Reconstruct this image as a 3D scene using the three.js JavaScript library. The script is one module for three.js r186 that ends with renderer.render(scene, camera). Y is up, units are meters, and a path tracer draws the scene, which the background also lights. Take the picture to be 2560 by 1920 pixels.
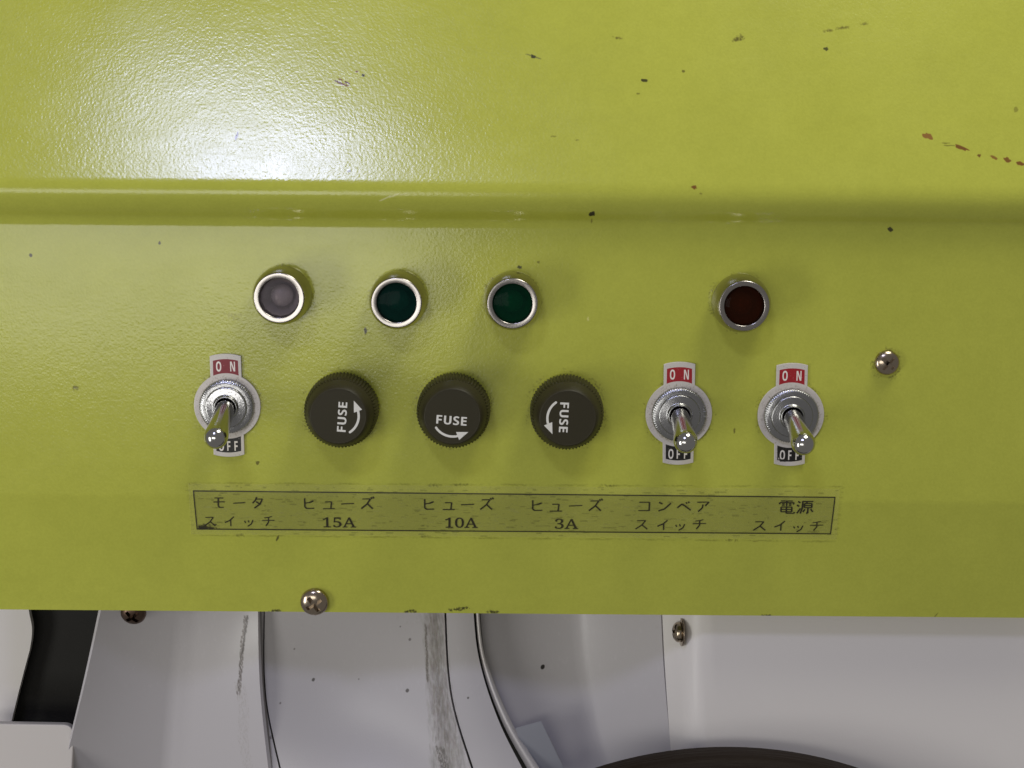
import * as THREE from 'three';
import { RectAreaLightUniformsLib } from 'three/addons/lights/RectAreaLightUniformsLib.js';
import { Brush, Evaluator, SUBTRACTION } from 'three-bvh-csg';
import { RoundedBoxGeometry } from 'three/addons/geometries/RoundedBoxGeometry.js';

// ---------------------------------------------------------------- camera, light, exposure
RectAreaLightUniformsLib.init();
const W = 2560, H = 1920, F = 3850;                       // photograph size and focal length in its pixels
const PITCH = 10.5 * Math.PI / 180, ROLL = 0.47 * Math.PI / 180, DIST = 0.41;
const scene = new THREE.Scene();
scene.background = new THREE.Color(0.175, 0.17, 0.165);   // even ambient light standing in for the unseen dim room
const camera = new THREE.PerspectiveCamera(2 * Math.atan(H / 2 / F) * 180 / Math.PI, W / H, 0.01, 20);
camera.position.set(0, DIST * Math.sin(PITCH), DIST * Math.cos(PITCH));
camera.lookAt(0, 0, 0); camera.rotateZ(ROLL); camera.updateMatrixWorld(true);
const renderer = new THREE.WebGLRenderer({ antialias: true });
renderer.toneMapping = THREE.LinearToneMapping;
renderer.toneMappingExposure = 1.12;
renderer.shadowMap.enabled = true;

const names = new Map();
function numbered(n) { const k = names.get(n) ?? 0; names.set(n, k + 1); return k ? n + '_' + String(k).padStart(3, '0') : n; }
function thing(name, label, category, pos = [0, 0, 0], group) {
  const o = new THREE.Group(); o.name = numbered(name); o.position.set(...pos); o.userData = { label, category };
  if (group) o.userData.group = group;
  scene.add(o); return o;
}
function part(name, geo, mat, parent) {
  const m = new THREE.Mesh(geo, mat); m.name = name; m.castShadow = m.receiveShadow = true; parent.add(m); return m;
}
const housingMat = new THREE.MeshStandardMaterial({ color: new THREE.Color(0.5, 0.5, 0.48), roughness: 0.6 });
function unseenLamp(label, pos, target, w, h, rgb, intensity) {  // lamp out of view, built only to light the panel and reflect in it
  const g = thing('unseen_lamp', label, 'lamp', pos);
  g.lookAt(...target);
  part('housing', new RoundedBoxGeometry(w + 0.03, h + 0.03, 0.05, 2, 0.008).translate(0, 0, -0.028), housingMat, g);
  const glow = new THREE.MeshStandardMaterial({ color: 0x222222, emissive: new THREE.Color(...rgb), emissiveIntensity: 0.6, roughness: 0.6 });
  part('diffuser', new RoundedBoxGeometry(w, h, 0.008, 2, 0.003).translate(0, 0, 0.0), glow, g);
  const l = new THREE.RectAreaLight(new THREE.Color(...rgb), intensity, w, h);
  l.name = 'lamp_light'; l.position.z = 0.006; l.rotation.y = Math.PI; g.add(l);
}
const dir = (az, el, d, o = [0, 0, 0]) => { const a = az * Math.PI / 180, e = el * Math.PI / 180; return [o[0] + d * Math.sin(a) * Math.cos(e), o[1] + d * Math.sin(e), o[2] + d * Math.cos(a) * Math.cos(e)]; };
unseenLamp('unseen cool white ceiling lamp above the panel, mirrored in its sloping top', dir(-12.2, 40.7, 1.2, [-0.068, 0.068, 0]), [-0.068, 0.068, 0], 0.22, 0.12, [0.84, 0.88, 1.36], 23);  // out of view, placed so its reflection falls on the upper slope
unseenLamp('unseen neutral lamp out of view, lighting the motor switch side', dir(-54, -12, 0.7), [-0.02, -0.02, 0], 0.15, 0.32, [1.0, 0.99, 0.95], 7);  // out of view, lights the panel sideways from the motor switch end
unseenLamp('unseen warm lamp high out of view, lighting the power switch side', dir(46, 66, 0.62, [0.075, 0.065, 0]), [0.075, 0.065, 0], 0.28, 0.2, [1.03, 1.0, 0.88], 13);  // out of view, brightens the upper slope and the power switch end
unseenLamp('unseen white lamp low in front of the panel, mirrored in its motor switch side', dir(-12, -4, 0.7, [-0.08, 0.03, 0]), [-0.08, 0.03, 0], 0.36, 0.16, [1.0, 0.98, 0.94], 2.9);  // out of view, placed for the sheen by the clear pilot lamp

// ---------------------------------------------------------------- helpers
function rng(seed) { let s = seed | 0; return () => { s = (s + 0x6d2b79f5) | 0; let t = Math.imul(s ^ (s >>> 15), 1 | s); t = (t + Math.imul(t ^ (t >>> 7), 61 | t)) ^ t; return ((t ^ (t >>> 14)) >>> 0) / 4294967296; }; }
const V = (x, y, z) => new THREE.Vector3(x, y, z);
function ray(px, py) {
  const d = V((px - W / 2) / F, (H / 2 - py) / F, -1).applyQuaternion(camera.quaternion);
  return { o: camera.position, d };
}
function at(px, py, z) { const { o, d } = ray(px, py), t = (z - o.z) / d.z; return V(o.x + d.x * t, o.y + d.y * t, z); }
const std = (rgb, o = {}) => new THREE.MeshStandardMaterial({ color: new THREE.Color(...rgb), roughness: 0.5, ...o });
const lathe = (pts, seg = 64) => new THREE.LatheGeometry(pts.map(([r, h]) => new THREE.Vector2(r / 1000, h / 1000)), seg).rotateX(Math.PI / 2);   // millimetres, axis = +z
// closed sheet from a front grid P[i][j] with normals N[i][j]; uv given per point
function slab(P, N, UV, t) {
  const r = P.length, c = P[0].length, pos = [], nor = [], uv = [], idx = [];
  const push = (p, n, u) => { pos.push(p.x, p.y, p.z); nor.push(n.x, n.y, n.z); uv.push(u[0], u[1]); return pos.length / 3 - 1; };
  const f = P.map((row, i) => row.map((p, j) => push(p, N[i][j], UV[i][j])));
  const B = P.map((row, i) => row.map((p, j) => p.clone().addScaledVector(N[i][j], -t)));
  const b = B.map((row, i) => row.map((p, j) => push(p, N[i][j].clone().negate(), UV[i][j])));
  for (let i = 0; i + 1 < r; i++) for (let j = 0; j + 1 < c; j++) {
    idx.push(f[i][j], f[i][j + 1], f[i + 1][j], f[i][j + 1], f[i + 1][j + 1], f[i + 1][j]);
    idx.push(b[i][j], b[i + 1][j], b[i][j + 1], b[i][j + 1], b[i + 1][j], b[i + 1][j + 1]);
  }
  const loop = [];
  for (let j = 0; j < c; j++) loop.push([0, j]);
  for (let i = 1; i < r; i++) loop.push([i, c - 1]);
  for (let j = c - 2; j >= 0; j--) loop.push([r - 1, j]);
  for (let i = r - 2; i >= 0; i--) loop.push([i, 0]);
  for (let k = 0; k + 1 < loop.length; k++) {
    const [i, j] = loop[k], [m, n] = loop[k + 1], p = P[i][j], q = P[m][n];
    const e = q.clone().sub(p).cross(N[i][j]).normalize();
    const a0 = push(p, e, UV[i][j]), a1 = push(q, e, UV[m][n]), b0 = push(B[i][j], e, UV[i][j]), b1 = push(B[m][n], e, UV[m][n]);
    idx.push(a0, b0, a1, a1, b0, b1);
  }
  const g = new THREE.BufferGeometry();
  g.setAttribute('position', new THREE.Float32BufferAttribute(pos, 3)); g.setAttribute('normal', new THREE.Float32BufferAttribute(nor, 3)); g.setAttribute('uv', new THREE.Float32BufferAttribute(uv, 2)); g.setIndex(idx);
  return g;
}
function gridNormals(P) {
  return P.map((row, i) => row.map((p, j) => {
    const a = P[Math.min(i + 1, P.length - 1)][j].clone().sub(P[Math.max(i - 1, 0)][j]), b = row[Math.min(j + 1, row.length - 1)].clone().sub(row[Math.max(j - 1, 0)]);
    const n = b.cross(a).normalize(); return n.z < 0 ? n.negate() : n;
  }));
}
function canvas(w, h) { const c = document.createElement('canvas'); c.width = w; c.height = h; return c; }
function colourTexture(c) { const t = new THREE.CanvasTexture(c); t.colorSpace = THREE.SRGBColorSpace; t.magFilter = THREE.LinearFilter; t.anisotropy = 8; return t; }
function lattice(n, r) { const a = new Float32Array(n * n); for (let i = 0; i < a.length; i++) a[i] = r(); return (x, y) => {
  const X = Math.floor(x), Y = Math.floor(y), u = x - X, v = y - Y, su = u * u * (3 - 2 * u), sv = v * v * (3 - 2 * v), g = (i, j) => a[((j % n + n) % n) * n + ((i % n + n) % n)];
  return (g(X, Y) * (1 - su) + g(X + 1, Y) * su) * (1 - sv) + (g(X, Y + 1) * (1 - su) + g(X + 1, Y + 1) * su) * sv; }; }

// ---------------------------------------------------------------- the bent sheet-metal panel: profile in (y, z)
const DELTA = 6.5 * Math.PI / 180, ALPHA = 22 * Math.PI / 180, BAND = 46 * Math.PI / 180;
const yLow = at(1280, 1247, 0).y, yFold = at(1280, 556, 0).y;
function onLower(px, py) {                                 // the facet below the slight bend
  const { o, d } = ray(px, py), n = V(0, -Math.sin(DELTA), Math.cos(DELTA)), t = (V(0, yLow, 0).sub(o)).dot(n) / d.dot(n);
  return o.clone().addScaledVector(d, t);
}
const edge = onLower(1280, 1534);
const corner = [];                                         // sharp profile, bottom to top
corner.push([edge.y, edge.z], [yLow, 0], [yFold, 0]);
const bl = 0.0084;
corner.push([yFold + bl * Math.cos(BAND), bl * Math.sin(BAND)]);
const up = corner[3];
corner.push([up[0] + 0.1 * Math.cos(ALPHA), up[1] - 0.1 * Math.sin(ALPHA)]);
const radii = [0, 0.014, 0.0045, 0.0085, 0];
const profile = [];                                        // {y, z, s, ny, nz}
{
  const raw = [];
  corner.forEach(([y, z], k) => {
    if (!radii[k]) { raw.push([y, z]); return; }
    const a = corner[k - 1], b = corner[k + 1], u = [a[0] - y, a[1] - z], w = [b[0] - y, b[1] - z], lu = Math.hypot(...u), lw = Math.hypot(...w);
    u[0] /= lu; u[1] /= lu; w[0] /= lw; w[1] /= lw;
    const half = Math.acos(u[0] * w[0] + u[1] * w[1]) / 2, t = Math.min(radii[k] / Math.tan(half), lu * 0.7, lw * 0.7);
    for (let i = 0; i <= 14; i++) {                        // quadratic blend between the two tangent points
      const q = i / 14, p0 = [y + u[0] * t, z + u[1] * t], p2 = [y + w[0] * t, z + w[1] * t];
      raw.push([(1 - q) ** 2 * p0[0] + 2 * q * (1 - q) * y + q * q * p2[0], (1 - q) ** 2 * p0[1] + 2 * q * (1 - q) * z + q * q * p2[1]]);
    }
  });
  const dense = [];
  for (let k = 0; k + 1 < raw.length; k++) { const n = Math.max(1, Math.round(Math.hypot(raw[k + 1][0] - raw[k][0], raw[k + 1][1] - raw[k][1]) / 0.004)); for (let i = 0; i < n; i++) dense.push([raw[k][0] + (raw[k + 1][0] - raw[k][0]) * i / n, raw[k][1] + (raw[k + 1][1] - raw[k][1]) * i / n]); }
  dense.push(raw[raw.length - 1]);
  let s = 0;
  dense.forEach((p, k) => {
    if (k) s += Math.hypot(p[0] - dense[k - 1][0], p[1] - dense[k - 1][1]);
    const a = dense[Math.max(0, k - 1)], b = dense[Math.min(dense.length - 1, k + 1)], dy = b[0] - a[0], dz = b[1] - a[1], l = Math.hypot(dy, dz);
    profile.push({ y: p[0], z: p[1], s, ny: -dz / l, nz: dy / l });
  });
}
const SMAX = profile[profile.length - 1].s, XW = 0.165;
function panelAt(px, py) {                                 // where a ray meets the panel: x, arc length s, point, normal
  const { o, d } = ray(px, py);
  for (let k = 0; k + 1 < profile.length; k++) {
    const a = profile[k], b = profile[k + 1], ey = b.y - a.y, ez = b.z - a.z;
    const den = d.y * ez - d.z * ey; if (Math.abs(den) < 1e-12) continue;
    const t = ((a.y - o.y) * ez - (a.z - o.z) * ey) / den, y = o.y + d.y * t, z = o.z + d.z * t;
    const q = ((y - a.y) * ey + (z - a.z) * ez) / (ey * ey + ez * ez);
    if (q >= -1e-6 && q <= 1 + 1e-6) return { x: o.x + d.x * t, s: a.s + q * (b.s - a.s), p: V(o.x + d.x * t, y, z), n: V(0, a.ny, a.nz) };
  }
  return null;
}
// paint colour map: faint mottling, specks, scratches and grime, placed where the photograph shows them
const CW = 2048, CH = 1400, PPM = CW / (2 * XW);
const toC = (x, s) => [(x + XW) * PPM, CH - s * PPM];
const paint = canvas(CW, CH);
{
  const c = paint.getContext('2d'), img = c.createImageData(CW, CH), r = rng(5), n1 = lattice(64, r), n2 = lattice(128, r);
  for (let y = 0, o = 0; y < CH; y++) for (let x = 0; x < CW; x++, o += 4) {
    const m = (n1(x / 90, y / 90) - 0.5) * 5 + (n2(x / 17, y / 17) - 0.5) * 3 + (n2(x / 3.1, y / 3.1) - 0.5) * 5 + (r() - 0.5) * 4;
    img.data[o] = 172 + m; img.data[o + 1] = 175.5 + m; img.data[o + 2] = 68 + m * 0.6; img.data[o + 3] = 255;
  }
  c.putImageData(img, 0, 0);
  const k = PPM / 1000 / 9.4;                              // canvas pixels per photograph pixel
  const spot = (px, py, w, h, turn, col, a, ragged = 0.35) => {
    const q = panelAt(px, py); if (!q) return; const [X, Y] = toC(q.x, q.s);
    c.save(); c.translate(X, Y); c.rotate(turn * Math.PI / 180); c.globalAlpha = a * 0.82; c.fillStyle = col; c.beginPath();
    const N = 14; for (let i = 0; i < N; i++) { const t = i / N * 2 * Math.PI, m = 1 - ragged + 2 * ragged * r(); c.lineTo(Math.cos(t) * w / 2 * k * m, Math.sin(t) * h / 2 * k * m); }
    c.closePath(); c.fill(); c.restore();
  };
  const smear = (px, py, w, h, turn, col, a, n = 40) => { for (let i = 0; i < n; i++) { const u = (r() + r() - 1), v = (r() + r() - 1), t = turn * Math.PI / 180; spot(px + (u * w * Math.cos(t) - v * h * Math.sin(t)) / 1, py + u * w * Math.sin(t) + v * h * Math.cos(t), 3 + r() * 6, 2 + r() * 4, r() * 180, col, a, 0.5); } };
  const D = '#1c1a12', R = '#63331a', O = '#5a5520';
  for (const a of [[1333, 141, 13, 9, 20, D, 0.95], [1333, 141, 40, 4, 18, '#4a4a38', 0.6], [1612, 201, 17, 8, 12, D, 0.9], [1595, 234, 10, 4, 0, O, 0.7], [1708, 178, 8, 7, 0, O, 0.9], [2065, 122, 11, 10, 0, '#34331a', 0.95],
    [1735, 468, 13, 10, 20, R, 0.95], [1752, 484, 8, 4, 10, O, 0.6], [1481, 535, 14, 15, 45, D, 1], [1479, 552, 4, 14, 0, O, 0.7], [2226, 573, 9, 14, -40, D, 0.9], [2539, 275, 10, 14, 20, O, 0.5], [399, 607, 5, 12, 5, D, 0.9],
    [77, 638, 8, 9, 0, D, 0.95], [914, 828, 7, 17, 0, D, 0.95], [643, 1157, 9, 10, 40, O, 0.95], [694, 1345, 5, 17, 25, '#3a3818', 0.9], [1836, 1077, 4, 14, 0, O, 0.9], [1299, 668, 12, 8, 10, D, 0.8], [1346, 655, 8, 6, 0, O, 0.7],
    [592, 340, 6, 26, 14, '#4a4440', 0.8], [892, 179, 6, 5, 0, R, 1], [908, 188, 8, 7, 30, D, 1], [873, 428, 10, 5, -20, '#4a4440', 0.7], [2340, 1538, 3, 18, 35, O, 0.8], [1383, 341, 14, 4, 0, O, 0.5], [1443, 350, 10, 4, 0, O, 0.5],
    [2320, 340, 24, 15, 25, '#7c4628', 0.9], [2404, 369, 34, 10, 22, R, 0.95], [2372, 364, 26, 3, 0, O, 0.8], [2365, 358, 20, 3, 0, O, 0.7], [2448, 389, 9, 8, 0, '#5c3a18', 0.95], [2484, 393, 22, 8, 28, '#70421f', 0.85], [2518, 400, 18, 12, 15, R, 0.9], [2552, 409, 18, 10, 12, R, 0.95],
    [846, 205, 22, 4, 20, '#44200f', 1], [858, 211, 26, 5, 18, R, 1], [868, 207, 18, 4, 24, '#44200f', 1], [852, 199, 14, 3, 20, R, 0.9], [1280, 815, 4, 7, 0, '#d4d08a', 0.9], [1470, 797, 5, 10, 0, '#d4d08a', 0.8],
    [965, 495, 34, 4, -25, '#d8d6b0', 0.8], [985, 489, 26, 4, -24, '#d8d6b0', 0.7], [1008, 486, 20, 3, -20, '#d8d6b0', 0.6]]) spot(...a);
  smear(1845, 97, 16, 8, -20, O, 0.45); smear(2105, 70, 22, 3, -10, O, 0.35, 24); smear(2070, 77, 14, 3, -15, O, 0.35, 16); smear(2160, 60, 12, 3, -5, O, 0.3, 12); smear(1543, 95, 14, 3, 5, O, 0.35, 14);
  smear(190, 970, 8, 8, 0, O, 0.4, 16); smear(580, 790, 30, 16, 10, O, 0.16);
  for (const [px, py] of [[1025, 1528], [1137, 1524], [1160, 1520], [1915, 1540], [1232, 1530], [690, 1527]]) smear(px, py, 20, 3, 0, '#2a2810', 0.5, 18);
  // grime caught round the fittings and along the edge of the label strip
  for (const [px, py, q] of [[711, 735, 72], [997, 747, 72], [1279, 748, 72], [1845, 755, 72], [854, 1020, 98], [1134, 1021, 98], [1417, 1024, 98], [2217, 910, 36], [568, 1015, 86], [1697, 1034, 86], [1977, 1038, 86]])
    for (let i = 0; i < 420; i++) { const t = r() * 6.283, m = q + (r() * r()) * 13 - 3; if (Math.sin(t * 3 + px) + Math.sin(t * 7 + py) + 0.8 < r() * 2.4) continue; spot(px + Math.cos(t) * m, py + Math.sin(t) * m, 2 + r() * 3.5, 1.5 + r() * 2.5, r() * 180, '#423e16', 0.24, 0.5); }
  for (const [x0, y0, x1, y1, wd] of [[470, 1207, 2103, 1217, 3], [468, 1210, 484, 1338, 4], [484, 1338, 2088, 1354, 3], [2106, 1218, 2090, 1352, 4]])
    for (let i = 0, n = Math.hypot(x1 - x0, y1 - y0) / 3; i < n; i++) { const q = i / n, dens = 0.35 + 0.65 * Math.sin(q * 37 + x0) ** 2; if (r() < dens) spot(x0 + (x1 - x0) * q, y0 + (y1 - y0) * q + (r() - 0.5) * wd, 5 + r() * 7, 2 + r() * 2.5, 0, '#4a4818', 0.17 * dens, 0.5); }
  for (const [px, py] of [[1085, 1213], [1520, 1215], [1155, 1212], [1070, 1341], [1830, 1351], [600, 1337]]) smear(px, py, 22, 3, 0, '#4a4818', 0.3, 12);
}
const paintTex = colourTexture(paint);
// orange-peel relief of the sprayed paint, in metres through bumpScale
function peel(n, cells, seed) {
  const r = rng(seed), a = lattice(cells, r), b = lattice(cells * 2, r), e = lattice(Math.round(cells / 4), r), d = new Float32Array(n * n * 4);
  for (let y = 0, o = 0; y < n; y++) for (let x = 0; x < n; x++, o += 4) {
    const u = x / n, v = y / n, q = 0.55 * a(u * cells, v * cells) + 0.25 * b(u * cells * 2, v * cells * 2) + 0.22 * e(u * Math.round(cells / 4), v * Math.round(cells / 4));
    d[o] = d[o + 1] = d[o + 2] = q / 1.3; d[o + 3] = 1;
  }
  const t = new THREE.DataTexture(d, n, n, THREE.RGBAFormat, THREE.FloatType); t.magFilter = THREE.LinearFilter; t.wrapS = t.wrapT = THREE.RepeatWrapping; t.needsUpdate = true; return t;
}
const peelTex = peel(1024, 96, 11);
const peelPanel = peelTex.clone(); peelPanel.repeat.set(2 * XW / 0.05, CH / PPM / 0.05); peelPanel.needsUpdate = true;
// gloss of the old paint: dulled patches, wiped streaks and fine scratches
const gloss = canvas(1024, 700);
{
  const c = gloss.getContext('2d'), img = c.createImageData(1024, 700), r = rng(61), a = lattice(48, r), b = lattice(96, r);
  for (let y = 0, o = 0; y < 700; y++) for (let x = 0; x < 1024; x++, o += 4) { const m = 150 + (a(x / 70, y / 46) - 0.5) * 44 + (b(x / 19, y / 9) - 0.5) * 26 + (r() - 0.5) * 20; img.data[o] = img.data[o + 1] = img.data[o + 2] = m; img.data[o + 3] = 255; }
  c.putImageData(img, 0, 0);
  for (let i = 0; i < 420; i++) { const x = r() * 1024, y = r() * 700, l = 8 + r() * r() * 90, t = (r() - 0.5) * 0.35; c.globalAlpha = 0.12 + 0.3 * r(); c.strokeStyle = r() < 0.75 ? '#e0e0e0' : '#606060'; c.lineWidth = 0.5 + r() * 0.8; c.beginPath(); c.moveTo(x, y); c.quadraticCurveTo(x + l / 2, y + (r() - 0.5) * 4, x + l * Math.cos(t), y + l * Math.sin(t)); c.stroke(); }
}
const glossTex = new THREE.CanvasTexture(gloss); glossTex.magFilter = THREE.LinearFilter;
const panelMat = new THREE.MeshPhysicalMaterial({ map: paintTex, roughness: 0.29, roughnessMap: glossTex, bumpMap: peelPanel, bumpScale: 0.00003 });
const panel = thing('control_panel', 'lime green bent sheet metal panel carrying lamps, fuse caps and toggle switches', 'control panel');
{
  const cols = 80, P = [], N = [], UV = [], w1 = lattice(32, rng(71)), w2 = lattice(32, rng(72));   // slight waviness of the hand-bent sheet
  for (const q of profile) {
    P.push([]); N.push([]); UV.push([]);
    for (let j = 0; j <= cols; j++) {
      const x = -0.16 + 0.32 * j / cols;
      P.at(-1).push(V(x, q.y, q.z)); N.at(-1).push(V((w1(x / 0.035 + 9, q.s / 0.03) - 0.5) * 0.012, q.ny, q.nz).add(V(0, q.nz, -q.ny).multiplyScalar((w2(x / 0.04 + 9, q.s / 0.03) - 0.5) * 0.012)).normalize());
      const [X, Y] = toC(x, q.s); UV.at(-1).push([X / CW, 1 - Y / CH]);
    }
  }
  part('front_sheet', slab(P, N, UV, 0.0012), panelMat, panel);
}

// ---------------------------------------------------------------- metals and plastics
const chrome = new THREE.MeshStandardMaterial({ color: new THREE.Color(0.48, 0.47, 0.45), metalness: 1, roughness: 0.14 });
const nickel = new THREE.MeshStandardMaterial({ color: new THREE.Color(0.36, 0.36, 0.36), metalness: 1, roughness: 0.24, bumpMap: peelTex, bumpScale: 0.00002 });
const bronze = new THREE.MeshStandardMaterial({ color: new THREE.Color(0.4, 0.33, 0.25), metalness: 1, roughness: 0.2 });
const cavityMat = std([0.02, 0.02, 0.02], { roughness: 0.6 });

// ---------------------------------------------------------------- pilot lamps
function pilotLamp(px, py, label, lensRgb, ringRough, glassRgb) {
  const c = at(px, py, 0.0088);
  const g = thing('pilot_lamp', label, 'pilot lamp', [c.x, c.y, 0], 'pilot lamps in a row above the fuses');
  const bezel = new THREE.MeshStandardMaterial({ color: new THREE.Color(0.37, 0.345, 0.32), metalness: 1, roughness: ringRough });
  part('bezel', lathe([[6.2, 0.02], [7.1, 0.05], [7.2, 0.3], [7.2, 0.6], [7.5, 0.75], [7.58, 1.2], [7.58, 3.2], [7.5, 4.6], [7.3, 6.2], [7.05, 7.3], [6.75, 8.2], [6.55, 8.65], [6.42, 8.78], [6.3, 8.84], [5.35, 8.8], [5.2, 8.72], [5.1, 8.5], [5.1, 7.4], [5.0, 7.3], [5.0, 1.0]], 96), bezel, g);
  const cup = part('lens', lathe([[5.04, 7.75], [4.4, 7.95], [3.2, 8.12], [1.6, 8.22], [0.001, 8.25]], 48), new THREE.MeshPhysicalMaterial({ color: new THREE.Color(...lensRgb), transmission: 0.88, thickness: 0, roughness: 0.05, ior: 1.4, specularIntensity: 0.05 }), g);
  part('reflector', lathe([[5.0, 6.4], [3.1, 1.6], [0.001, 1.0]], 14), std(glassRgb.map((v) => v * 0.8), { roughness: 0.35, flatShading: true }), g);
  const bulb = part('bulb', lathe([[3.0, 1.1], [3.0, 3.2], [2.7, 4.6], [1.9, 5.6], [0.9, 6.1], [0.001, 6.2]], 40), new THREE.MeshPhysicalMaterial({ color: new THREE.Color(...glassRgb), roughness: 0.12, clearcoat: 1, clearcoatRoughness: 0.05 }), g);
}
pilotLamp(697, 745, 'chrome ringed pilot lamp with a smoky clear lens above the motor switch', [0.5, 0.46, 0.465], 0.2, [0.7, 0.66, 0.66]);
pilotLamp(991, 757, 'chrome ringed pilot lamp with a dark green lens next to the clear one', [0.022, 0.11, 0.085], 0.2, [0.6, 0.7, 0.65]);
pilotLamp(1281, 759, 'chrome ringed pilot lamp with a green lens between dark green and brown ones', [0.018, 0.135, 0.068], 0.2, [0.6, 0.7, 0.65]);
pilotLamp(1861, 765, 'chrome ringed pilot lamp with a dark red brown lens, apart from the others', [0.125, 0.042, 0.02], 0.22, [0.6, 0.5, 0.45]);

// ---------------------------------------------------------------- fuse caps
function capFace(seed) {
  const capCanvas = canvas(512, 512);
  const c = capCanvas.getContext('2d'), S = 512 / 14.4, r = rng(seed);           // pixels per mm, face radius 7.2
  c.fillStyle = '#2d2918'; c.fillRect(0, 0, 512, 512);
  for (let i = 0; i < 500; i++) { c.globalAlpha = 0.05; c.fillStyle = r() < 0.5 ? '#4a4434' : '#1a1810'; c.fillRect(r() * 512, r() * 512, 2 + r() * 8, 2 + r() * 5); }
  c.globalAlpha = 1; c.fillStyle = c.strokeStyle = '#d6d4cc'; c.textAlign = 'center'; c.textBaseline = 'middle';
  c.save(); c.translate(256 - 0.2 * S, 256 + 1.05 * S); c.scale(1.12, 1); c.font = 'bold ' + 3.2 * S + 'px sans-serif'; c.fillText('FUSE', 0, 0); c.restore();
  c.lineWidth = 0.62 * S; c.lineCap = 'round'; c.beginPath(); const cx = 256 + 0.1 * S, cy = 256 + 0.1 * S, R = 5.2 * S;
  c.arc(cx, cy, R, Math.PI * 0.79, Math.PI * 0.38, true); c.stroke();
  const a = Math.PI * 0.4, ex = cx + R * Math.cos(a), ey = cy + R * Math.sin(a);
  c.save(); c.translate(ex, ey); c.rotate(a - Math.PI / 2 - 0.12); c.beginPath(); c.moveTo(3.0 * S, 0); c.lineTo(0, -1.15 * S); c.lineTo(0, 1.15 * S); c.closePath(); c.fill(); c.restore();
  for (let i = 0; i < 260; i++) { c.globalAlpha = 0.15 + 0.45 * r(); c.fillStyle = '#292519'; c.beginPath(); c.ellipse(r() * 512, r() * 512, 0.6 + r() * 3, 0.6 + r() * 2, r() * 3, 0, 7); c.fill(); }
  for (let i = 0; i < 240; i++) { c.globalAlpha = 0.08 + 0.2 * r(); c.fillStyle = '#8a8470'; c.beginPath(); c.ellipse(r() * 512, r() * 512, 0.6 + r() * 2, 0.5 + r() * 1.2, r() * 3, 0, 7); c.fill(); }
  c.globalAlpha = 1;
  return new THREE.MeshPhysicalMaterial({ map: colourTexture(capCanvas), roughness: 0.48, specularIntensity: 0.5 });
}
const bakelite = new THREE.MeshPhysicalMaterial({ color: new THREE.Color(0.03, 0.026, 0.012), roughness: 0.45, specularIntensity: 0.5, bumpMap: peelTex, bumpScale: 0.00002 });
function skirt(teeth) {                                     // knurled skirt: radius ripples round the rim
  const g = lathe([[7.8, 0.02], [8.8, 0.04], [8.9, 0.5], [9.45, 0.6], [9.55, 1.0], [9.55, 4], [9.5, 6.4], [9.3, 7.4], [9.0, 8.2]], teeth * 6), p = g.attributes.position;
  for (let i = 0; i < p.count; i++) { const x = p.getX(i), y = p.getY(i), r = Math.hypot(x, y), z = p.getZ(i) * 1000; if (r < 0.0088) continue; const q = Math.min(1, Math.max(0, (8.6 - z) / 0.8)), m = 1 + 0.024 * Math.sin(Math.atan2(y, x) * teeth) * q; p.setXY(i, x * m, y * m); }
  g.computeVertexNormals(); return g;
}
const skirtGeo = skirt(66);
function fuseCap(px, py, turn, label, seed) {
  const c = at(px, py, 0.004), g = thing('fuse_cap', label, 'fuse cap', [c.x, c.y, 0], 'fuse caps between the toggle switches');
  g.rotation.z = turn * Math.PI / 180;
  part('knurled_skirt', skirtGeo, bakelite, g);
  part('shoulder', lathe([[9.0, 8.2], [8.85, 8.6], [8.6, 9.3], [8.25, 10.3], [7.9, 11.1], [7.5, 11.75], [7.3, 11.98], [7.1, 12.05], [6.95, 11.95]], 96), bakelite, g);
  part('printed_face', new THREE.CircleGeometry(0.0072, 64).translate(0, 0, 0.012), capFace(seed), g);
}
fuseCap(854, 1025, 86, 'black fuse cap with its lettering running upward, beside the motor switch', 81);
fuseCap(1134, 1026, -4, 'black fuse cap with its lettering level, middle of the three caps', 82);
fuseCap(1417, 1030, -92, 'black fuse cap with its lettering running downward, beside the conveyor switch', 83);

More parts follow.
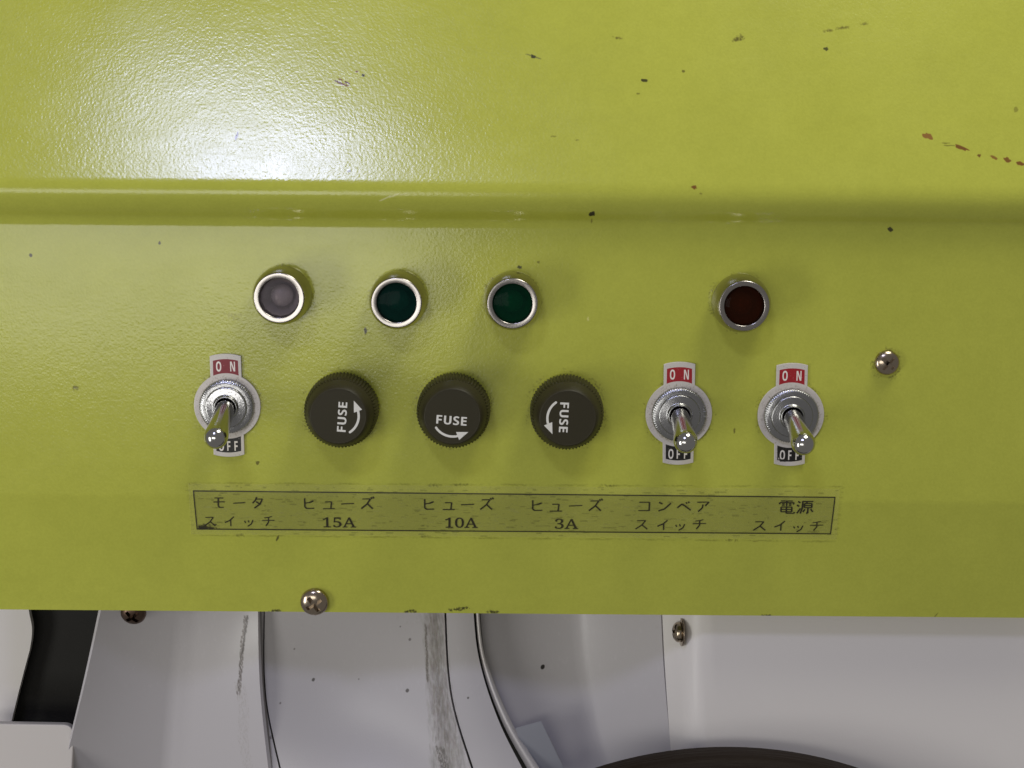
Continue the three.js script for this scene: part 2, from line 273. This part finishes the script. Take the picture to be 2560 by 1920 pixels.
// ---------------------------------------------------------------- toggle switches
function plateTexture(seed, wear) {
  const cv = canvas(640, 1024), c = cv.getContext('2d'), S = 640 / 18.75, r = rng(seed);   // 18.75 x 30 mm
  c.fillStyle = '#c8c2b9'; c.fillRect(0, 0, 640, 1024); c.translate(320, 512);
  const block = (dirn, col, txt, gap) => {
    c.save(); c.beginPath(); const a0 = Math.asin(3.3 / 12.6), b0 = Math.asin(3.3 / 8.7);
    if (dirn > 0) { c.arc(0, 0, 12.7 * S, -Math.PI / 2 - a0, -Math.PI / 2 + a0); c.arc(0, 0, 8.9 * S, -Math.PI / 2 + b0, -Math.PI / 2 - b0, true); }
    else { c.arc(0, 0, 12.7 * S, Math.PI / 2 + a0, Math.PI / 2 - a0, true); c.arc(0, 0, 8.9 * S, Math.PI / 2 - b0, Math.PI / 2 + b0); }
    c.closePath(); c.fillStyle = col; c.fill(); c.clip();
    c.fillStyle = '#e6e0d6'; c.textAlign = 'center'; c.textBaseline = 'middle'; c.font = 'bold ' + 3.6 * S + 'px sans-serif';
    txt.forEach((ch, i) => { c.save(); c.translate((i - (txt.length - 1) / 2) * gap * S, (dirn > 0 ? -10.65 : 10.95) * S); c.scale(0.6, 1.02); c.fillText(ch, 0, 0); c.restore(); });
    c.restore();
  };
  block(1, seed === 1 ? '#7c1e28' : '#9c1c24', ['O', 'N'], 3.7); block(-1, '#17150f', ['O', 'F', 'F'], 1.95);
  for (let i = 0; i < 420; i++) {                             // grime and rubbed metal round the nut and along the rims
    const t = r() * 6.283, m = (7.0 + r() * r() * 1.9) * S; c.globalAlpha = 0.12 + 0.14 * r(); c.fillStyle = r() < 0.6 ? '#6a5a44' : '#8a8072';
    c.beginPath(); c.ellipse(Math.cos(t) * m, Math.sin(t) * m, 2 + r() * 9, 2 + r() * 5, t, 0, 7); c.fill();
  }
  for (let i = 0; i < 130 * wear; i++) { c.globalAlpha = 0.25 + 0.4 * r(); c.fillStyle = r() < 0.5 ? '#d8d2ca' : '#5c5040'; const s = r() < 0.4 ? -1 : 1; c.fillRect((r() - 0.5) * 8 * S, s * (8.6 + r() * 5) * S, 1 + r() * 9, 1 + r() * 3); }
  if (wear > 1) { c.globalAlpha = 0.8; c.fillStyle = '#17150f'; c.fillRect(-2.6 * S, 12.0 * S, 2 * S, 0.7 * S); c.fillStyle = '#cfc8be'; c.fillRect(-3.1 * S, 11.6 * S, 0.35 * S, 0.5 * S); c.fillRect(-3.0 * S, 12.3 * S, 0.25 * S, 0.4 * S); }
  c.globalAlpha = 1;
  return colourTexture(cv);
}
const plateShape = new THREE.Shape();
{
  const R = 8.75, w = 4.05, T = 14.0, a = Math.asin(w / R), b = Math.asin(w / T), m = 0.001;
  plateShape.absarc(0, 0, R * m, -Math.PI / 2 + a, Math.PI / 2 - a, false);
  plateShape.absarc(0, 0, T * m, Math.PI / 2 - b, Math.PI / 2 + b, false);
  plateShape.absarc(0, 0, R * m, Math.PI / 2 + a, 3 * Math.PI / 2 - a, false);
  plateShape.absarc(0, 0, T * m * 0.985, 3 * Math.PI / 2 - b, 3 * Math.PI / 2 + b, false);
}
const plateGeo = new THREE.ExtrudeGeometry(plateShape, { depth: 0.00035, bevelEnabled: true, bevelThickness: 0.00012, bevelSize: 0.00012, bevelSegments: 2, curveSegments: 40 });
plateGeo.translate(0, 0, 0.00014);
{ const p = plateGeo.attributes.position, u = plateGeo.attributes.uv; for (let i = 0; i < p.count; i++) u.setXY(i, p.getX(i) / 0.01875 + 0.5, p.getY(i) / 0.03 + 0.5); }
function nutGeo(teeth) {
  const g = lathe([[5.2, 0.62], [7.1, 0.64], [7.25, 0.9], [7.25, 1.5], [7.05, 1.8], [6.5, 2.05], [6.0, 2.15], [5.4, 2.15]], teeth * 4), p = g.attributes.position;
  for (let i = 0; i < p.count; i++) { const x = p.getX(i), y = p.getY(i), r = Math.hypot(x, y); if (r < 0.0066) continue; const m = 1 + 0.012 * Math.sin(Math.atan2(y, x) * teeth); p.setXY(i, x * m, y * m); }
  g.computeVertexNormals(); return g;
}
const nut = nutGeo(72);
function toggle(px, py, tx, ty, label, seed, wear, dull) {
  const c = at(px, py, 0.0005), g = thing('toggle_switch', label, 'toggle switch', [c.x, c.y, 0], 'toggle switches with on off plates');
  const plate = part('on_off_plate', plateGeo, new THREE.MeshStandardMaterial({ map: plateTexture(seed, wear), roughness: 0.38, metalness: 0.1 }), g); plate.rotation.z = 0.012;
  const metal = dull ? nickel : new THREE.MeshStandardMaterial({ color: new THREE.Color(0.42, 0.42, 0.42), metalness: 1, roughness: 0.2, bumpMap: peelTex, bumpScale: 0.00003 });
  part('ring_nut', nut, metal, g);
  part('bushing', lathe([[5.55, 0.7], [5.55, 2.5], [5.4, 2.75], [5.1, 2.85], [3.6, 2.95], [3.3, 3.05], [3.15, 3.5], [2.95, 3.6], [2.75, 3.5], [2.65, 3.2], [2.6, 1.2], [0.001, 1.1]], 72), metal, g);
  const tip = at(tx, ty, 0.0152).sub(V(c.x, c.y, 0)), root = V(0, 0, 0.0026), L = tip.distanceTo(root) * 1000;
  const pts = [[0.001, -1.9], [1.2, -1.6], [2.0, -0.9], [2.55, 0], [2.56, 0.9], [2.58, 1.6], [2.6, 2.6], [2.72, L * 0.5], [2.88, L * 0.75], [3.05, L * 0.9]];
  for (let i = 0; i <= 12; i++) { const t = i / 12 * Math.PI / 2; pts.push([Math.max(0.001, 3.12 * Math.cos(t)), L + 3.12 * Math.sin(t)]); }
  const lever = part('lever', lathe(pts, 48), chrome, g); lever.position.copy(root); lever.quaternion.setFromUnitVectors(V(0, 0, 1), tip.clone().sub(root).normalize());
}
toggle(568, 1015, 540, 1092, 'chrome toggle switch with on off plate at the motor end of the label strip', 1, 1, false);
toggle(1697, 1035, 1714, 1103, 'dull toggle switch with on off plate beside the downward lettered fuse cap', 2, 1, true);
toggle(1977, 1038, 2008, 1108, 'dull toggle switch with a scratched on off plate beside the single screw', 3, 2, true);

// ---------------------------------------------------------------- pan head screws
const evaluator = new Evaluator(); evaluator.useGroups = false;
function screwHead(r, h) {
  const pts = [[r * 0.55, 0], [r * 0.97, 0.02], [r, 0.25], [r, h * 0.3]]; for (let i = 1; i <= 12; i++) { const t = i / 12 * Math.PI / 2; pts.push([Math.max(0.0, r * Math.cos(t)), h * 0.3 + h * 0.7 * Math.sin(t)]); }
  pts.push([0, 0]); pts.unshift([0, 0]); pts.splice(pts.length - 1, 1);
  const dome = new Brush(lathe(pts, 48), bronze); dome.updateMatrixWorld();
  const m = 0.001, cut = (a) => { const b = new Brush(new THREE.BoxGeometry(r * 1.25 * m, r * 0.3 * m, h * 1.1 * m)); b.position.z = h * m; b.rotation.z = a; b.updateMatrixWorld(); return b; };
  let res = evaluator.evaluate(dome, cut(0.5), SUBTRACTION); res.updateMatrixWorld(); res = evaluator.evaluate(res, cut(0.5 + Math.PI / 2), SUBTRACTION);
  return res.geometry;
}
function screw(q, r, h, turn, tilt, label, mat = bronze) {
  const g = thing('screw', label, 'screw', [q.x, q.y, q.z]); g.rotation.set(tilt, 0, 0);
  const hd = part('head', screwHead(r, h), mat, g); hd.rotation.z = turn;
  part('shank', new THREE.CylinderGeometry(0.0014, 0.0014, 0.006, 20).rotateX(Math.PI / 2).translate(0, 0, -0.0031), mat, g);
  return g;
}
screw(panelAt(2216, 906).p, 3.3, 2.3, 0.35, 0, 'small brassy cross head screw alone beside the last toggle switch');
screw(panelAt(787, 1502).p, 3.9, 2.7, 0.1, DELTA, 'brassy cross head screw at the lower edge of the green panel');

// ---------------------------------------------------------------- printed label strip on clear film
const strip = thing('label_strip', 'clear adhesive label strip with a black frame and Japanese lettering', 'label');
{
  const K = [[467, 1210], [2103, 1220], [2087, 1349], [482, 1334]].map(([a, b]) => panelAt(a, b));
  const s0 = (K[2].s + K[3].s) / 2, s1 = (K[0].s + K[1].s) / 2, x0 = (K[0].x + K[3].x) / 2, x1 = (K[1].x + K[2].x) / 2, w = 2048, h = Math.round(2048 * (s1 - s0) / (x1 - x0));
  const cv = canvas(w, h), c = cv.getContext('2d'), r = rng(21);
  const px = (x, y) => { const q = panelAt(x, y); return [(q.x - x0) / (x1 - x0) * w, (s1 - q.s) / (s1 - s0) * h]; };
  c.fillStyle = 'rgba(206,204,110,0.16)'; c.fillRect(0, 0, w, h);
  const F4 = [[484, 1227], [2087, 1243], [2076, 1334], [493, 1322]].map(([a, b]) => px(a, b));
  c.beginPath(); F4.forEach(([a, b]) => c.lineTo(a, b)); c.closePath(); c.fillStyle = 'rgba(74,74,40,0.07)'; c.fill(); c.strokeStyle = 'rgba(30,26,18,0.85)'; c.lineWidth = 3; c.stroke();
  for (let i = 0; i < 900; i++) { c.fillStyle = r() < 0.5 ? 'rgba(60,58,30,0.10)' : 'rgba(190,186,120,0.08)'; c.fillRect(r() * w, r() * h, 2 + r() * 22, 1 + r() * 4); }
  for (let i = 0; i < 70; i++) { const [a, b] = px(495 + r() * r() * 60, 1320 - r() * r() * 14); c.fillStyle = 'rgba(36,34,20,0.22)'; c.fillRect(a, b, 3 + r() * 12, 2 + r() * 4); }
  const G = {                                               // pen strokes on a unit square, y down
    モ: [[[.15, .1], [.85, .1]], [[.05, .45], [.95, .42]], [[.45, .1], [.42, .75], [.5, .92], [.85, .9]]], ー: [[[.02, .52], [.98, .46]]], タ: [[[.42, .02], [.3, .3], [.08, .55]], [[.36, .2], [.85, .18], [.68, .6], [.2, .98]], [[.35, .42], [.66, .62]]],
    ス: [[[.15, .1], [.78, .08], [.5, .55], [.05, .95]], [[.52, .52], [.92, .95]]], イ: [[[.82, .02], [.5, .4], [.1, .62]], [[.56, .35], [.56, .98]]], ッ: [[[.15, .4], [.25, .6]], [[.45, .35], [.53, .55]], [[.85, .32], [.72, .7], [.4, .95]]], チ: [[[.78, .04], [.5, .14], [.2, .18]], [[.02, .45], [.98, .42]], [[.52, .14], [.52, .6], [.3, .98]]],
    ヒ: [[[.2, .05], [.2, .82], [.35, .94], [.9, .92]], [[.85, .28], [.55, .42], [.2, .48]]], ュ: [[[.2, .3], [.72, .29], [.66, .88]], [[.03, .9], [.97, .88]]], ズ: [[[.12, .12], [.72, .1], [.46, .55], [.02, .96]], [[.5, .54], [.88, .96]], [[.76, -.04], [.84, .1]], [[.9, -.08], [.99, .06]]],
    コ: [[[.12, .15], [.85, .14], [.84, .92]], [[.08, .9], [.9, .88]]], ン: [[[.1, .15], [.35, .3]], [[.08, .92], [.5, .75], [.95, .22]]], ベ: [[[.02, .65], [.34, .3], [.5, .42], [.98, .85]], [[.62, .14], [.7, .27]], [[.78, .08], [.86, .2]]], ア: [[[.08, .14], [.92, .12], [.66, .46]], [[.5, .35], [.46, .65], [.18, .98]]],
    電: [[[.15, .06], [.85, .06]], [[.08, .3], [.08, .18], [.93, .18], [.88, .3]], [[.5, .06], [.5, .42]], [[.22, .27], [.38, .27]], [[.22, .37], [.38, .37]], [[.62, .27], [.78, .27]], [[.62, .37], [.78, .37]], [[.18, .5], [.18, .84], [.82, .84], [.82, .5], [.18, .5]], [[.18, .67], [.82, .67]], [[.5, .46], [.5, .95], [.97, .95], [.97, .85]]],
    源: [[[.08, .1], [.22, .2]], [[.02, .36], [.16, .45]], [[.04, .95], [.24, .6]], [[.32, .1], [.98, .1]], [[.36, .1], [.34, .6], [.24, .97]], [[.62, .12], [.56, .24]], [[.46, .24], [.46, .54], [.9, .54], [.9, .24], [.46, .24]], [[.46, .39], [.9, .39]], [[.68, .54], [.68, .95], [.6, .9]], [[.5, .66], [.4, .86]], [[.84, .64], [.98, .84]]],
  };
  const ink = () => 'rgba(34,31,16,' + (0.6 + r() * 0.22).toFixed(2) + ')';
  const glyph = (ch, cx, cy, gw, gh, lw) => {
    const [a, b] = px(cx - gw / 2, cy - gh / 2), [d, e] = px(cx + gw / 2, cy + gh / 2); c.strokeStyle = ink(); c.lineCap = 'butt'; c.lineJoin = 'miter';
    for (const st of G[ch]) {                               // brush-like strokes: level ones thinner than upright ones
      for (let i = 0; i + 1 < st.length; i++) {
        const p = st[i], q = st[i + 1], X0 = a + p[0] * (d - a), Y0 = b + p[1] * (e - b), X1 = a + q[0] * (d - a), Y1 = b + q[1] * (e - b), flat = Math.abs(X1 - X0) / Math.hypot(X1 - X0, Y1 - Y0);
        c.lineWidth = lw * (flat > 0.95 ? 0.75 : 1.1); c.beginPath(); c.moveTo(X0, Y0); c.lineTo(X1, Y1); c.stroke();
      }
    }
  };
  const row = (txt, xs, ys, gw, gh, lw = 4.2) => [...txt].forEach((ch, i) => glyph(ch, xs[i], ys[i], ch === 'ッ' || ch === 'ュ' ? gw * 0.95 : gw, gh, lw));
  row('モータ', [548, 598, 645], [1256, 1257, 1256], 33, 29); row('スイッチ', [525, 575, 622, 671], [1303, 1303, 1304, 1302], 33, 25, 3.6);
  row('ヒューズ', [772, 822, 869, 919], [1258, 1260, 1259, 1258], 34, 29); row('ヒューズ', [1072, 1122, 1169, 1217], [1260, 1262, 1261, 1260], 34, 29); row('ヒューズ', [1342, 1390, 1439, 1489], [1263, 1266, 1264, 1263], 34, 29);
  row('コンベア', [1611, 1661, 1710, 1757], [1265, 1265, 1265, 1265], 34, 28); row('スイッチ', [1604, 1657, 1700, 1748], [1311, 1312, 1314, 1310], 33, 25, 3.6);
  row('電源', [1966, 2012], [1267, 1267], 40, 35, 4.4); row('スイッチ', [1899, 1950, 1995, 2041], [1314, 1314, 1318, 1314], 33, 25, 3.6);
  for (const [t, cx, cy, tw, th] of [['15A', 847, 1305, 86, 25], ['10A', 1152, 1306, 84, 25], ['3A', 1415, 1309, 60, 25]]) {
    const [a, b] = px(cx - tw / 2, cy - th / 2), [d, e] = px(cx + tw / 2, cy + th / 2);
    c.save(); c.font = '100px serif'; const m = c.measureText(t).width; c.translate((a + d) / 2, e); c.scale((d - a) / m, (e - b) / 72); c.textAlign = 'center'; c.textBaseline = 'alphabetic'; c.fillStyle = ink(); c.strokeStyle = c.fillStyle; c.lineWidth = 2; c.fillText(t, 0, 0); c.strokeText(t, 0, 0); c.restore();
  }
  const P = [], N = [], UV = [], rows = profile.filter((q) => q.s > s0 + 0.0002 && q.s < s1 - 0.0002);
  const mid = (s) => { let k = 0; while (profile[k + 1].s < s) k++; const a = profile[k], b = profile[k + 1], q = (s - a.s) / (b.s - a.s); return { y: a.y + q * (b.y - a.y), z: a.z + q * (b.z - a.z), s, ny: a.ny, nz: a.nz }; };
  for (const q of [mid(s0), ...rows, mid(s1)]) { P.push([]); N.push([]); UV.push([]); for (let j = 0; j <= 8; j++) { const u = j / 8; P.at(-1).push(V(x0 + (x1 - x0) * u, q.y + q.ny * 0.00022, q.z + q.nz * 0.00022)); N.at(-1).push(V(0, q.ny, q.nz)); UV.at(-1).push([u, (q.s - s0) / (s1 - s0)]); } }
  part('printed_film', slab(P, N, UV, 0.00008), new THREE.MeshPhysicalMaterial({ map: colourTexture(cv), transparent: true, roughness: 0.34 }), strip);
}

// ---------------------------------------------------------------- white machine parts below the panel
const whitePeel = peelTex.clone(); whitePeel.repeat.set(10, 10); whitePeel.needsUpdate = true;
// a painted sheet between two edge curves given as photograph pixels on its own depth
function sheet(name, label, category, left, right, depth, mat, t = 0.0012, ppm = null) {
  const edgeX = (e, y) => {                                 // monotone in y, smooth through the points
    let k = 0; while (k + 2 < e.length && e[k + 1][1] < y) k++;
    const sl = (i) => i <= 0 ? (e[1][0] - e[0][0]) / (e[1][1] - e[0][1]) : i >= e.length - 1 ? (e.at(-1)[0] - e.at(-2)[0]) / (e.at(-1)[1] - e.at(-2)[1]) : (e[i + 1][0] - e[i - 1][0]) / (e[i + 1][1] - e[i - 1][1]);
    const [xa, ya] = e[k], [xb, yb] = e[k + 1], h = yb - ya, t = (y - ya) / h, t2 = t * t, t3 = t2 * t;
    return (2 * t3 - 3 * t2 + 1) * xa + (t3 - 2 * t2 + t) * h * sl(k) + (-2 * t3 + 3 * t2) * xb + (t3 - t2) * h * sl(k + 1);
  };
  const P = [], UV = [], rows = 36, cols = 30, y0 = left[0][1], y1 = left.at(-1)[1];
  for (let i = rows; i >= 0; i--) {
    P.push([]); UV.push([]); const y = y0 + (y1 - y0) * i / rows;
    for (let j = 0; j <= cols; j++) { const u = j / cols, xl = edgeX(left, y), xr = edgeX(right, y), p = at(xl + (xr - xl) * u, y, depth(u, i / rows)); P.at(-1).push(p); UV.at(-1).push([p.x / 0.3 + 0.5, p.y / 0.3 + 0.5]); }
  }
  const g = thing(name, label, category); part('painted_sheet', slab(P, gridNormals(P), UV, t), mat, g); return g;
}
const bodyCanvas = canvas(2048, 2048), toB = (px, py, z) => { const p = at(px, py, z); return [(p.x / 0.3 + 0.5) * 2048, (0.5 - p.y / 0.3) * 2048]; };
{
  const c = bodyCanvas.getContext('2d'), r = rng(33), ZB = -0.03; c.fillStyle = '#bcb8b9'; c.fillRect(0, 0, 2048, 2048);
  for (let i = 0; i < 6000; i++) { c.globalAlpha = 0.05; c.fillStyle = r() < 0.5 ? '#b4aea8' : '#e8e4e4'; c.fillRect(r() * 2048, 1100 + r() * 600, 1 + r() * 4, 1 + r() * 10); }
  for (let i = 0; i < 70; i++) { const x = r() * 2048, y = 1150 + r() * 380, n = 30 + r() * 60, w = 8 + r() * 50, h = 10 + r() * 60; c.fillStyle = r() < 0.7 ? '#9c948c' : '#7c746a'; for (let k = 0; k < n; k++) { c.globalAlpha = 0.03 + 0.05 * r(); c.beginPath(); c.ellipse(x + (r() + r() - 1) * w, y + (r() + r() - 1) * h, 0.6 + r() * 3, 1 + r() * 6, r() * 0.6 - 0.3, 0, 7); c.fill(); } }
  for (let i = 0; i < 160; i++) { c.globalAlpha = 0.2 + 0.4 * r(); c.fillStyle = '#5c544c'; c.beginPath(); c.ellipse(r() * 2048, 1150 + r() * 380, 0.5 + r(), 0.5 + r() * 1.4, 0, 0, 7); c.fill(); }
  const line = (pts, w, col, a, n = 1) => { for (let m = 0; m < n; m++) for (let k = 0; k + 1 < pts.length; k++) for (let i = 0; i < 40; i++) { const q = i / 40, [X, Y] = toB(pts[k][0] + (pts[k + 1][0] - pts[k][0]) * q + (r() - 0.5) * w, pts[k][1] + (pts[k + 1][1] - pts[k][1]) * q, ZB); c.globalAlpha = a * (0.4 + 0.6 * r()); c.fillStyle = col; c.fillRect(X, Y, 0.8 + r() * 1.4, 2 + r() * 5); } };
  line([[618, 1530], [608, 1600], [604, 1660], [597, 1730]], 10, '#4c443e', 0.5, 3); line([[622, 1530], [605, 1640]], 4, '#3a3430', 0.6, 2); line([[600, 1700], [612, 1760], [608, 1840], [625, 1920]], 30, '#8c867e', 0.16, 4);
  for (let i = 0; i < 5200; i++) { const q = r(), y = 1530 + 400 * q, x0 = 1056 + 22 * q, x1 = 1116 + 62 * q * q, u = 0.5 + 0.5 * (r() + r() - 1) * 1.15, [X, Y] = toB(x0 + (x1 - x0) * u, y, ZB + 0.008 * q * q); c.globalAlpha = 0.035 + 0.12 * r() * r() * r() * (0.3 + q); c.fillStyle = r() < 0.6 ? '#6a645c' : '#47413a'; c.beginPath(); c.ellipse(X, Y, 0.5 + r() * 1.6, 2 + r() * 11, (r() - 0.5) * 0.2 - 0.08, 0, 7); c.fill(); }
  line([[1063, 1560], [1066, 1640], [1068, 1700]], 5, '#5c564e', 0.35, 3); line([[1100, 1850], [1125, 1925]], 22, '#38322c', 0.5, 5);
  for (const [x, y, w, a] of [[1358, 1693, 11, 1], [782, 1703, 8, 0.6], [1018, 1728, 9, 0.6], [1024, 1602, 7, 0.4], [703, 1752, 5, 0.4], [1171, 1735, 5, 0.7], [1000, 1570, 4, 0.4], [895, 1705, 4, 0.4], [683, 1830, 9, 0.35], [2549, 1712, 6, 0.5], [735, 1625, 5, 0.35]]) { const [X, Y] = toB(x, y, ZB); c.globalAlpha = a; c.fillStyle = '#2a2622'; c.beginPath(); c.ellipse(X, Y, w * 0.36, w * 0.46, 0.5, 0, 7); c.fill(); }
  c.globalAlpha = 1;
}
const bodyMat = new THREE.MeshPhysicalMaterial({ map: colourTexture(bodyCanvas), roughness: 0.34, bumpMap: whitePeel, bumpScale: 0.00002 });
const plainWhite = new THREE.MeshPhysicalMaterial({ color: new THREE.Color(0.7, 0.665, 0.635), roughness: 0.38, bumpMap: whitePeel, bumpScale: 0.00002 });
const Z = -0.03, wave = (a, f, p) => a * Math.sin(f * Math.PI + p);
sheet('feed_guide', 'smooth white curved sheet between the black strip and the scuffed seam', 'machine cover', [[262, 1480], [214, 1700], [150, 1960]], [[644, 1480], [650, 1720], [675, 1960]], (u, v) => Z + 0.018 * (1 - u) ** 2 - 0.022 * v * Math.min(1, (1 - u) / 0.5) + (0.003 + 0.005 * v) * Math.max(0, u - 0.6) / 0.4, bodyMat);
sheet('seam_strip', 'narrow white strip between two dark seams below the panel', 'trim strip', [[647, 1480], [653, 1720], [678, 1960]], [[659, 1480], [662, 1740], [706, 1960]], (u, v) => Z + 0.007 * v * v - 0.0002, bodyMat);
sheet('feed_guide', 'broad white sheet with a dirt smeared edge below the green panel', 'machine cover', [[662, 1480], [666, 1740], [711, 1960]], [[1108, 1480], [1126, 1740], [1190, 1960]], (u, v) => Z - 0.004 * Math.sin(v * Math.PI) * Math.sin(u * Math.PI) + 0.008 * v * v, bodyMat);
sheet('edge_rail', 'white curving rail between the dirty edge and the grey sheet', 'trim strip', [[1113, 1480], [1131, 1740], [1196, 1960]], [[1180, 1480], [1196, 1640], [1246, 1800], [1326, 1960]], (u, v) => Z + 0.0006 + 0.007 * v * v + 0.0003 * Math.sin(u * Math.PI), bodyMat);
sheet('edge_bead', 'thin rounded metal bead along the curving white rail', 'trim strip', [[1184, 1480], [1200, 1640], [1253, 1800], [1340, 1960]], [[1196, 1480], [1214, 1640], [1276, 1800], [1374, 1960]], (u, v) => Z - 0.001 + 0.005 * v * v + 0.0015 * Math.sin(u * Math.PI), plainWhite);
sheet('side_cover', 'grey white hollowed sheet with one dark speck beside the bead', 'machine cover', [[1190, 1480], [1206, 1640], [1262, 1800], [1360, 1960]], [[1650, 1480], [1660, 1680], [1686, 1960]], (u, v) => Z - 0.004 + 0.006 * v * v * (1 - u) + 0.012 * Math.max(0, u - 0.55) / 0.45 - 0.007 * Math.sin(u * Math.PI) * (1 - 0.4 * v), bodyMat);
// white box cover: left flank turning into a broad front
sheet('box_cover', 'flat white box cover to the right of the screwed flank', 'machine cover', [[1653, 1480], [1663, 1680], [1689, 2040]], [[2640, 1480], [2640, 1680], [2640, 2040]], (u, v) => { const q = Math.min(1, u / (0.115 - 0.08 * v)); return -0.021 + 0.009 * (q * q * (3 - 2 * q)); }, plainWhite);
// near-black plate added behind the gaps to keep them dark
const inner = thing('dark_backing', 'added black plate behind the white sheets, darkening the seams between them', 'machine body', [0, -0.1, -0.075]);
part('back_plate', new RoundedBoxGeometry(0.42, 0.2, 0.02, 2, 0.003), std([0.012, 0.012, 0.009], { roughness: 0.8 }), inner);
// black slanting strip, side plate and the rounded plate at the lower left
const black = std([0.009, 0.008, 0.006], { roughness: 0.8, bumpMap: whitePeel, bumpScale: 0.00004 });
sheet('black_strip', 'flat black strip slanting down beside the smooth white sheet', 'belt', [[60, 1480], [60, 1600], [-10, 1960]], [[285, 1480], [244, 1700], [190, 1960]], () => -0.05, black, 0.003);
sheet('side_plate', 'grey plate with a wavy edge beside the black strip', 'machine cover', [[-90, 1480], [-90, 1700], [-90, 1900]], [[68, 1480], [73, 1532], [80, 1570], [76, 1615], [62, 1670], [44, 1740], [26, 1815], [6, 1900]], () => -0.044, plainWhite, 0.002);
{
  const tr = at(180, 1816, -0.03), bl2 = at(-90, 2000, -0.03), w = tr.x - bl2.x, h = tr.y - bl2.y;
  const g = thing('cover_plate', 'pale plate with a rounded corner in front of the black strip', 'machine cover', [(tr.x + bl2.x) / 2, (tr.y + bl2.y) / 2, -0.03]);
  const sh = new THREE.Shape(), R = 0.0028; sh.moveTo(-w / 2, -h / 2); sh.lineTo(w / 2 - 0.002, -h / 2); sh.lineTo(w / 2, h / 2 - R); sh.quadraticCurveTo(w / 2, h / 2, w / 2 - R, h / 2); sh.lineTo(-w / 2, h / 2 + 0.0003); sh.closePath();
  part('face', new THREE.ExtrudeGeometry(sh, { depth: 0.0015, bevelEnabled: true, bevelSize: 0.0004, bevelThickness: 0.0004, bevelSegments: 3 }).translate(0, 0, -0.002), new THREE.MeshPhysicalMaterial({ color: new THREE.Color(0.6, 0.56, 0.52), roughness: 0.4 }), g);
}
// dark wheel rim at the bottom, in front of the box cover
{
  const top = at(1830, 1878, -0.001), R = 0.112, g = thing('wheel_rim', 'dark brown rounded wheel rim in front of the white box cover', 'wheel', [top.x, top.y - R, -0.001]);
  part('rim', new THREE.LatheGeometry([[R - 0.03, -0.006], [R - 0.004, -0.007], [R - 0.0012, -0.0055], [R, -0.003], [R, 0.003], [R - 0.0012, 0.0055], [R - 0.004, 0.007], [R - 0.03, 0.006], [R - 0.03, -0.006]].map(([a, b]) => new THREE.Vector2(a, b)), 160).rotateX(Math.PI / 2), new THREE.MeshPhysicalMaterial({ color: new THREE.Color(0.014, 0.009, 0.006), specularIntensity: 0.25, roughness: 0.6, bumpMap: peelTex, bumpScale: 0.0003 }), g);
}
// folded silver tape on the side cover
{
  const z = Z + 0.001, pt = [[1288, 1814], [1352, 1798], [1412, 1925], [1330, 1925]].map(([a, b]) => at(a, b, z)), P = [[], []], UV = [[], []];
  for (let i = 0; i < 2; i++) for (let j = 0; j <= 6; j++) { const u = j / 6, a = i ? pt[0] : pt[3], b = i ? pt[1] : pt[2]; P[i].push(a.clone().lerp(b, u).add(V(0, 0, 0.0006 + (i ? 0.0014 : 0) - 0.0006 * u))); UV[i].push([u * 0.01, i * 0.012]); }
  const g = thing('tape_piece', 'small piece of silvery tape lifting off the hollowed sheet', 'tape'); part('foil', slab(P, gridNormals(P), UV, 0.00015), new THREE.MeshStandardMaterial({ color: new THREE.Color(0.5, 0.51, 0.56), metalness: 0.4, roughness: 0.32 }), g);
}
// screws on the white parts
screw(at(335, 1528, -0.0165), 3.6, 3.0, 0.2, 0.35, 'brown dome headed screw half hidden behind the green panel edge', std([0.12, 0.08, 0.06], { metalness: 1, roughness: 0.4 }));
{
  const q = at(1706, 1580, -0.0165), g = thing('flank_screw', 'screw with a washer sticking out of the white box flank', 'screw', [q.x, q.y, q.z]); g.rotation.set(0, -1.48, 0);
  part('washer', lathe([[1.5, 0], [4.0, 0], [4.0, 0.5], [1.5, 0.5]], 40), bronze, g);
  const hd = part('head', screwHead(2.9, 2.4), bronze, g); hd.position.z = 0.0005;
}
scene.traverse((o) => { if (o.isMesh) o.castShadow = o.receiveShadow = true; });
renderer.render(scene, camera);
